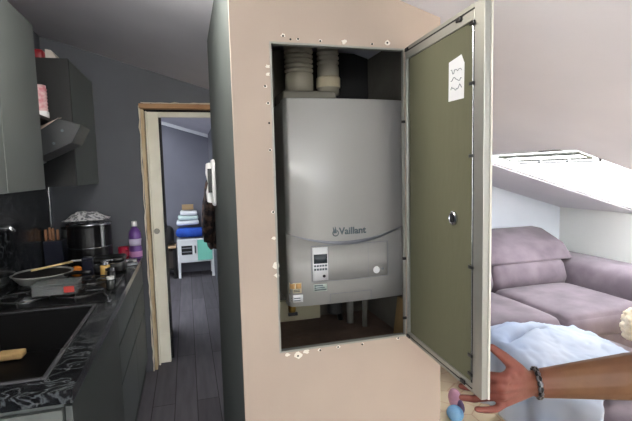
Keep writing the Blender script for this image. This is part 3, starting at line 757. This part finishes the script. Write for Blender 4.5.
obj('label_band', lathe((-.375,3.43,.995), [(.0395,0),(.0405,.02),(.0435,.045),(.0425,.05)], 26), mat('lilac_label', (196,188,214), .5), pb, smooth=True, label='pale lilac label')
obj('label_band', lathe((-.375,3.43,.915), [(.0447,0),(.0449,.01),(.0449,.035),(.0445,.04)], 26), mat('pink_label', (206,150,200), .5), pb, smooth=True, label='pink lower label')

# ------------------------------------------------------------------ intercom on the cupboard side
ic = thing('intercom', (BX0-.02, 2.17, 1.35), 'white intercom handset mounted on the dark side of the boiler cupboard', 'intercom')
obj('back_plate', soft((BX0-.009, 2.17, 1.455), (.018,.12,.215), .008, 4), M_panelw, ic, smooth=True)
obj('handset', prism([(BX0-.0185,2.135,1.36),(BX0-.042,2.135,1.365),(BX0-.045,2.135,1.41),(BX0-.034,2.135,1.45),(BX0-.044,2.135,1.50),(BX0-.040,2.135,1.545),(BX0-.0185,2.135,1.55)], (0,.045,0)), M_panelw, ic, bevel=.005)
obj('screen', B(BX0-.036,BX0-.0185,2.112,2.133,1.41,1.52), M_black, ic, label='black front strip')

# ------------------------------------------------------------------ far room
tk = thing('toy_kitchen', (.08, 6.80, 0), 'white and mint toy kitchen against the far room wall', 'toy kitchen')
x0, x1, y0, y1 = -.17, .335, 6.62, 6.98
bm = B(x0,x1,y0,y1,.225,.245); box(bm,x0,x1,y0,y1,.545,.565); box(bm,x0,x0+.02,y0,y1,.245,.545); box(bm,x1-.02,x1,y0,y1,.245,.545); box(bm,x0+.02,x1-.02,y1-.015,y1,.245,.545)
obj('body', bm, M_toyw, tk)
for lx in (x0, x1-.035):
    for ly in (y0, y1-.035): obj('leg', B(lx,lx+.035,ly,ly+.035,0,.224), M_toyw, tk)
do = obj('oven_door', B(x0+.022, .105, y0-.012, y0+.004, .248, .542), M_toyw, tk)
ow = obj('window_panel', B(-.115,.035,y0-.016,y0-.0122,.34,.47), M_blackm, do, label='dark oven window')
for z in (.375, .43): obj('oven_rack', B(-.105,.025,y0-.0185,y0-.0162,z,z+.012), M_silver, ow)
obj('handle', tube([(.075,y0-.013,.36),(.075,y0-.035,.375),(.075,y0-.035,.445),(.075,y0-.013,.46)], .009, 8), M_black, do)
do2 = obj('cupboard_door', B(.108, x1-.022, y0-.012, y0+.004, .248, .542), M_mint, tk, label='mint green door')
bag = mat('blue_fabric', (34,90,196), .8, col2=(24,66,160), scale=8, bump=.2, bscale=30)
tag(obj('blue_blanket', soft((.02,6.76,.648), (.40,.30,.13), .06, 10, wob=.015, seed=4), bag, smooth=True), 'bright blue folded blanket on the toy kitchen top', 'blanket')
cl = thing('folded_clothes', (.0, 6.84, .72), 'stack of white folded clothes behind the blue blanket', 'clothes')
for k in range(3):
    obj('folded_layer', soft((-.01+.01*k, 6.84, .785+.070*k), (.32-.04*k,.24,.068), .028, 6, wob=.012, seed=k), mat('white_cotton', (222,226,230), .9) if k != 1 else mat('pale_mint_cotton', (196,218,214), .9), cl)
cb = thing('cardboard_box', (.0, 6.84, .972), 'small brown cardboard box on the pile of white clothes', 'box')
obj('box_body', B(-.08,.08,6.77,6.90,.975,1.045), mat('cardboard', (160,136,100), .8), cb)
obj('box_flap', B(-.082,.082,6.768,6.835,1.0455,1.049), mat('cardboard_flap', (176,150,112), .8), cb)
tag(obj('grey_pouch', soft((.275,6.84,.670), (.09,.16,.20), .04, 6, wob=.004, seed=9), mat('grey_pouch_cloth', (92,96,106), .8), smooth=True), 'grey soft pouch right of the white clothes pile', 'pouch')
bt = thing('side_table', (-.32, 6.78, 0), 'dark brown side table left of the toy kitchen', 'table')
obj('tabletop', B(-.50,-.19,6.62,6.96,.44,.47), mat('pale_wood_top', (176,150,118), .5), bt, bevel=.004)
for lx in (-.485,-.235):
    for ly in (6.64,6.91): obj('leg', B(lx,lx+.035,ly,ly+.035,0,.439), M_blackm, bt)
obj('lower_shelf', B(-.48,-.21,6.66,6.93,.12,.14), M_blackm, bt)
tag(obj('storage_box', B(-.46,-.225,6.68,6.92,.1405,.40), mat('dark_brown_box', (52,44,40), .7), bevel=.01), 'dark brown storage box on the side table shelf', 'box')
tag(obj('black_bag', soft((-.325,6.80,.615), (.22,.24,.27), .07, 8, wob=.015, seed=5), M_blackm, smooth=True), 'black bag on the side table left of the toy kitchen', 'bag')
# jacket on a hook
hk = thing('coat_hook', (.338, 4.6, 1.44), 'small dark coat hook on the far room side wall', 'hook')
obj('hook_plate', B(.332,.345,4.585,4.615,1.41,1.50), M_blackm, hk, bevel=.003)
obj('hook_arm', tube([(.332,4.6,1.44),(.30,4.6,1.43),(.295,4.6,1.455)], .006, 8), M_blackm, hk, smooth=True)
camo = mat('brown_camouflage_cloth', (98,78,68), .9, col2=(38,34,36), scale=16, detail=3, ramp=(.42,.56), bump=.3, bscale=40)
jk = thing('jacket', (.26, 4.6, .72), 'dark brown patterned jacket hanging by the doorway of the far room', 'jacket')
bm = bmesh.new(); n = 28; rows = [(1.435,.030,.035),(1.40,.050,.06),(1.33,.066,.14),(1.22,.072,.19),(1.08,.076,.20),(.92,.074,.20),(.80,.070,.19),(.735,.062,.17)]
rings = []
for z, a, b in rows:
    ring = []
    for k in range(n):
        t = 2*PI*k/n; f = 1+.14*math.sin(7*t+z*6)+.10*noise.noise((math.cos(t)*2, math.sin(t)*2, z*5))
        ring.append(bm.verts.new((.228-.012*(z-1.0)*1+a*f*math.cos(t)*.85, 4.6+b*f*math.sin(t), z+.012*math.sin(3*t))))
    rings.append(ring)
for r0, r1 in zip(rings, rings[1:]):
    for k in range(n): bm.faces.new([r1[k], r1[(k+1)%n], r0[(k+1)%n], r0[k]])
bm.faces.new(rings[0]); bm.faces.new(rings[-1][::-1])
obj('jacket_body', bm, camo, jk, smooth=True, sub=1)
for s in (-1, 1):
    obj('sleeve', tube([(.23,4.6+s*.13,1.33),(.205,4.6+s*.20,1.20),(.18,4.6+s*.21,1.0),(.175,4.6+s*.19,.84)], [.045,.055,.05,.042], 14), camo, jk, smooth=True)
obj('collar', tube([(.30,4.56,1.42),(.25,4.53,1.40),(.20,4.57,1.375),(.195,4.6,1.36),(.20,4.63,1.375),(.25,4.67,1.40),(.30,4.64,1.42)], .014, 8), camo, jk, smooth=True)

# ------------------------------------------------------------------ living room
struct_rug = obj('rug', soft((2.35, 1.9, .010), (2.2, 1.9, .010), .004, 6), M_rug, smooth=True)
tag(struct_rug, 'beige rug with fine brown lines on the living-room floor', 'rug')

sofa = thing('sofa', (2.45, 3.1, 0), 'mauve velvet sofa against the pale blue gable wall', 'sofa')
SX = 2.40
obj('base', soft((2.48, 2.98, .19), (1.40, 1.12, .22), .03, 8), M_sofa, sofa)
for x in (1.88, 3.1):
    for y in (2.50, 3.45): obj('foot', lathe((x,y,.0155 if y < 2.8 else .0045), [(.02,0),(.026,.075)], 12), M_blackm, sofa)
obj('seat_cushion', soft((SX+.385, 2.735, .375), (.765, .80, .17), .065, 12, puff=.035), M_sofa, sofa)
obj('seat_cushion', soft((SX-.305, 2.735, .375), (.595, .80, .17), .065, 12, puff=.035), M_sofa, sofa)
def back(x0, x1):
    pr = [(3.10,.44),(3.06,.52),(3.11,.66),(3.20,.70),(3.50,.70),(3.60,.60),(3.60,.30),(3.30,.30)]
    return prism([(x0, y, z) for y, z in pr], (x1-x0,0,0))
def head(x0, x1):
    pr = [(3.12,.685),(3.13,.665),(3.20,.675),(3.42,.71),(3.62,.74),(3.72,.78),(3.71,.865),(3.60,.905),(3.48,.90),(3.22,.80)]
    return prism([(x0, y, z) for y, z in pr], (x1-x0,0,0))
for a, b in ((SX+.02, 3.165), (SX-.60, SX+.012)):
    o = obj('back_cushion', back(a, b), M_sofa, sofa, bevel=.05, seg=5, smooth=True)
    o = obj('headrest', head(a-.01, b+.08 if b > 3 else b), M_sofa, sofa, bevel=.028, seg=4, smooth=True)
obj('back_frame', B(1.80, 3.30, 3.60, 3.70, .10, .70), M_sofa, sofa, bevel=.03, seg=3)
pr = [(3.17,.08),(3.17,.42),(3.165,.55),(3.20,.64),(3.30,.675),(3.52,.665),(3.62,.60),(3.64,.48),(3.60,.08)]
obj('armrest', prism([(x,2.36,z) for x, z in pr], (0,1.22,0)), M_sofa, sofa, bevel=.045, seg=5, smooth=True)

ot = thing('ottoman', (2.1, 1.75, 0), 'mauve upholstered ottoman under the pale duvet', 'ottoman')
obj('upholstered_block', soft((2.155, 1.74, .215), (.88, .90, .31), .05, 8, puff=.01), M_sofa, ot)
for x in (1.80, 2.50):
    for y in (1.38, 2.10): obj('foot', lathe((x,y,.0155), [(.018,0),(.024,.056)], 12), M_blackm, ot)

# duvet: a sheet laid over the ottoman, hanging down its left side, bunched up in folds
bm = bmesh.new(); NU, NV = 90, 70; g = {}
for i in range(NU+1):
    for j in range(NV+1):
        u = -.40+1.16*i/NU; v = j/NV           # u: distance from the ottoman's left edge, v: near -> far
        yn = 1.45+max(0,u)*.50+.03*math.sin(u*9)+.015*math.sin(u*23); yf = 2.27+.02*math.sin(u*6)
        y = yn+(yf-yn)*v
        ht = .418+.085*math.exp(-((v-.86)/.26)**2)*math.exp(-((u-.16)/.30)**2)+.03*v-.03*max(0,u-.35)
        w1 = noise.noise((u*4+v*2.2, v*3-u*1.5, 1.)); ridge = 1-abs(noise.noise((u*9-v*3, v*4+u*4, 4.)))*2
        fold = .020*w1+.018*max(0, ridge-.35)+.006*noise.noise((u*22+v*8, v*14, 2.))
        slit = -.115*math.exp(-((v-.80-.06*math.sin((u-.1)*6))/.042)**2)*math.exp(-((u-.19)/.15)**4)
        z = ht+fold*(.45+.55*min(1, v*3))+slit
        if u > .0:
            x = 1.705+u; edge = max(0, u-.60)/.16
            z -= .05*edge*edge
        else:
            k = -u; a = min(1, k/.10)
            x = 1.705-.055*math.sin(a*PI/2)-.02*math.sin(v*21)*min(1, k*4); z = z-.05*(1-math.cos(a*PI/2))*1.0-max(0, k-.10)
        g[i,j] = bm.verts.new((x, y, max(z, .03)))
for i in range(NU):
    for j in range(NV): bm.faces.new([g[i,j], g[i+1,j], g[i+1,j+1], g[i,j+1]])
o = obj('duvet', bm, M_duvet, smooth=True); md = o.modifiers.new('thick', 'SOLIDIFY'); md.thickness = .022; md.offset = 0
tag(o, 'rumpled whitish duvet, blue sky light put into its colour, thrown over the ottoman', 'duvet')

# cream fluffy toy
ty = None
bm = bmesh.new(); rng = random.Random(11)
def fluff(c, r, n, s):
    ball(c, r, bm)
    R = Vector(r) if isinstance(r, tuple) else Vector((r,)*3)
    for k in range(n):
        z = rng.uniform(-1,1); a = rng.uniform(0,2*PI); q = math.sqrt(1-z*z)
        ball(Vector(c)+Vector((q*math.cos(a)*R.x, q*math.sin(a)*R.y, z*R.z)), s*rng.uniform(.7,1.2), bm, seg=8)
fluff((2.66, 2.06, .465), (.080,.080,.080), 90, .015); fluff((2.585, 2.02, .548), (.060,.060,.056), 70, .013)
fluff((2.54,2.01,.548), (.022,.03,.03), 10, .012)
ty = remeshed('plush_toy', bm, M_plush, voxel=.005, smooth_iter=2)
tag(ty, 'cream curly plush toy sitting at the right edge beside the sofa', 'plush toy')

# child's toy on the rug
td = thing('stuffed_toy', (1.50, 2.26, .011), 'pink and blue stuffed toy lying on the beige rug beside the wall', 'stuffed toy')
tm = Matrix.Rotation(math.radians(-12), 4, 'Y')
obj('toy_head', ball((1.512, 2.285, .088), (.040,.045,.070), M=tm, seg=20), mat('dusty_pink_plush', (206,160,178), .9, col2=(186,138,164), scale=18, bump=.3, bscale=60), td)
obj('toy_body', ball((1.448, 2.19, .060), (.046,.055,.045), seg=20), mat('sky_blue_plush', (120,176,226), .9, col2=(146,196,236), scale=12, bump=.3, bscale=60), td)
obj('toy_stripe', ball((1.520, 2.240, .062), (.020,.026,.045), M=tm, seg=16), mat('dusk_violet_plush', (112,92,126), .9), td)

# ------------------------------------------------------------------ fill lamp added overhead, out of view, to brighten the kitchen
LXY = (-.20, 1.33); LZ = zr(LXY[0])
cl_ = thing('kitchen_fill_lamp', (LXY[0], LXY[1], LZ-.16), 'added round opal fill lamp, unseen overhead in front of the boiler cupboard', 'lamp')
obj('ceiling_rose', lathe((LXY[0], LXY[1], LZ-.055), [(.05,0),(.06,.01),(.06,.08)], 24), M_panelw, cl_)
M_opal = mat('opal_glass', (255,246,230), .3)
b_ = M_opal.node_tree.nodes['Principled BSDF']; b_.inputs['Emission Color'].default_value = (1,.95,.87,1); b_.inputs['Emission Strength'].default_value = 60
obj('opal_globe', ball((LXY[0], LXY[1], LZ-.115), .065), M_opal, cl_, smooth=True)

# ------------------------------------------------------------------ the person holding the door (forearm and hand reach into view)
bm = bmesh.new()
Wr = Vector((.805,.885,.958))
# forearm and a stretch of upper arm
F1, F2, EL = Vector((1.0,.79,.988)), Vector((1.13,.725,1.006)), Vector((1.21,.685,1.012))
capsule(bm, Wr+Vector((.015,-.006,-.005)), F1+Vector((0,0,-.004)), .031, .052)
capsule(bm, Wr+Vector((.015,-.006,.006)), F1+Vector((0,0,.004)), .029, .050)
capsule(bm, F1, F2, .054, .058)
capsule(bm, F2, EL, .058, .050)
capsule(bm, EL, (1.30,.56,1.23), .050, .060)
# palm: fan of metacarpals
K = [Vector((.706,.862,.995)), Vector((.699,.862,.974)), Vector((.702,.866,.952)), Vector((.712,.868,.932))]
for q, r in zip(K, (.0125,.0130,.0125,.0115)):
    capsule(bm, Wr+(q-Wr)*.08+Vector((0,0,(q.z-.964)*.25)), q, .021, r)
    capsule(bm, Wr+(q-Wr)*.15+Vector((-.004,.012,(q.z-.964)*.3)), q+Vector((.004,.012,0)), .018, .011)
capsule(bm, Wr, Wr+Vector((-.035,.004,.004)), .030, .028)
capsule(bm, Wr+Vector((-.03,0,.014)), (.722,.864,1.004), .024, .015)
def finger(pts, rs):
    for a, b, ra, rb in zip(pts, pts[1:], rs, rs[1:]): capsule(bm, a, b, ra, rb, 12)
finger([K[0], (.682,.893,.992), (.673,.928,.986), (.673,.950,.980)], [.0135,.0115,.0098,.0082])
finger([K[1], (.681,.898,.962), (.672,.936,.942), (.657,.966,.935)], [.0135,.0115,.0098,.0085])
finger([K[2], (.683,.898,.936), (.668,.930,.917), (.649,.952,.913)], [.0130,.0112,.0098,.0084])
finger([K[3], (.685,.866,.921), (.660,.868,.922), (.636,.872,.926)], [.0105,.0092,.0084,.0074])
# thumb leaves the side of the palm near the wrist
finger([Wr+Vector((-.025,-.002,.018)), (.745,.866,1.010), (.712,.874,1.043), (.688,.888,1.064)], [.020,.0170,.0128,.0095])
pe = remeshed('person', bm, M_skin, voxel=.0032, smooth_iter=5, base=(1.0,.80,.90))
tag(pe, 'person reaching in from the right, bare forearm with dark bracelet, holding the access door', 'person')
bm = bmesh.new(); c = Vector((.815,.880,.959)); ax = Vector((.86,-.45,.10)).normalized(); e1 = Vector((0,0,1)); e1 = (e1-ax*e1.dot(ax)).normalized(); e2 = ax.cross(e1)
for ph, m_ in ((0, 0), (PI, 1)):
    tube([c+(e1*.0385+Vector((0,0,-.002)))*math.cos(t)+e2*.0365*math.sin(t)+ax*.0035*math.sin(9*t+ph) for t in [2*PI*k/72 for k in range(73)]], .0036, 8, bm, cap=False, mi=m_)
obj('bracelet', bm, [M_black, mat('dull_silver', (120,120,122), .35, 1)], pe, smooth=True, label='twisted black and silver bracelet')

# ------------------------------------------------------------------ light: overcast sky through the windows
w = bpy.data.worlds.new('sky'); bpy.context.scene.world = w; w.use_nodes = True
bg = w.node_tree.nodes['Background']; bg.inputs[0].default_value = (.93,.96,1,1); bg.inputs[1].default_value = 2.6
sl = bpy.data.lights.new('sun', 'SUN'); sl.energy = 40; sl.angle = .01; sl.color = (1,.985,.97)
so = bpy.data.objects.new('sun', sl); C.objects.link(so); so.location = (2, 6, 5)
so.rotation_euler = Vector((.05,-.84,-.545)).to_track_quat('-Z','Y').to_euler()
def portal(name, loc, xa, ya, sx, sy):
    l = bpy.data.lights.new(name, 'AREA'); l.shape = 'RECTANGLE'; l.size = sx; l.size_y = sy; l.cycles.is_portal = True
    o = bpy.data.objects.new(name, l); C.objects.link(o); o.matrix_world = frame_M(loc, xa, ya)
for k, h in enumerate(holes):
    x, y = (h[0]+h[1])/2, (h[2]+h[3])/2
    portal('daylight_portal', Vector((x, y, zr(x)))+UP*.12, SL, (0,1,0), (h[1]-h[0])/SL.x, h[3]-h[2])
portal('daylight_portal', (1.3, YB-.2, 1.4), (1,0,0), (0,0,1), 1.4, 1.2)
portal('daylight_portal', (XL-.2, -1.1, 1.55), (0,1,0), (0,0,1), 1.8, 1.3)
bpy.data.objects  # portals shine towards local -Z, i.e. into the room

# ------------------------------------------------------------------ camera
f, yaw, pitch, roll = 447.05, .2800, -.0894, -.0250
cy, sy, cp, sp_ = math.cos(yaw), math.sin(yaw), math.cos(pitch), math.sin(pitch)
fw = Vector((sy*cp, cy*cp, sp_)); r0 = Vector((cy,-sy,0)); u0 = r0.cross(fw)
r = r0*math.cos(roll)+u0*math.sin(roll); u = -r0*math.sin(roll)+u0*math.cos(roll)
cam = bpy.data.cameras.new('camera'); co = bpy.data.objects.new('camera', cam); C.objects.link(co)
co.matrix_world = Matrix(((r.x,u.x,-fw.x,0),(r.y,u.y,-fw.y,0),(r.z,u.z,-fw.z,1.5),(0,0,0,1)))
cam.sensor_fit = 'HORIZONTAL'; cam.sensor_width = 36; cam.lens = f*36/632; cam.clip_start = .02
S = bpy.context.scene; S.camera = co
S.view_settings.view_transform = 'Standard'; S.view_settings.look = 'None'; S.view_settings.gamma = 1; S.view_settings.use_curve_mapping = False
S.view_settings.exposure = 1.6
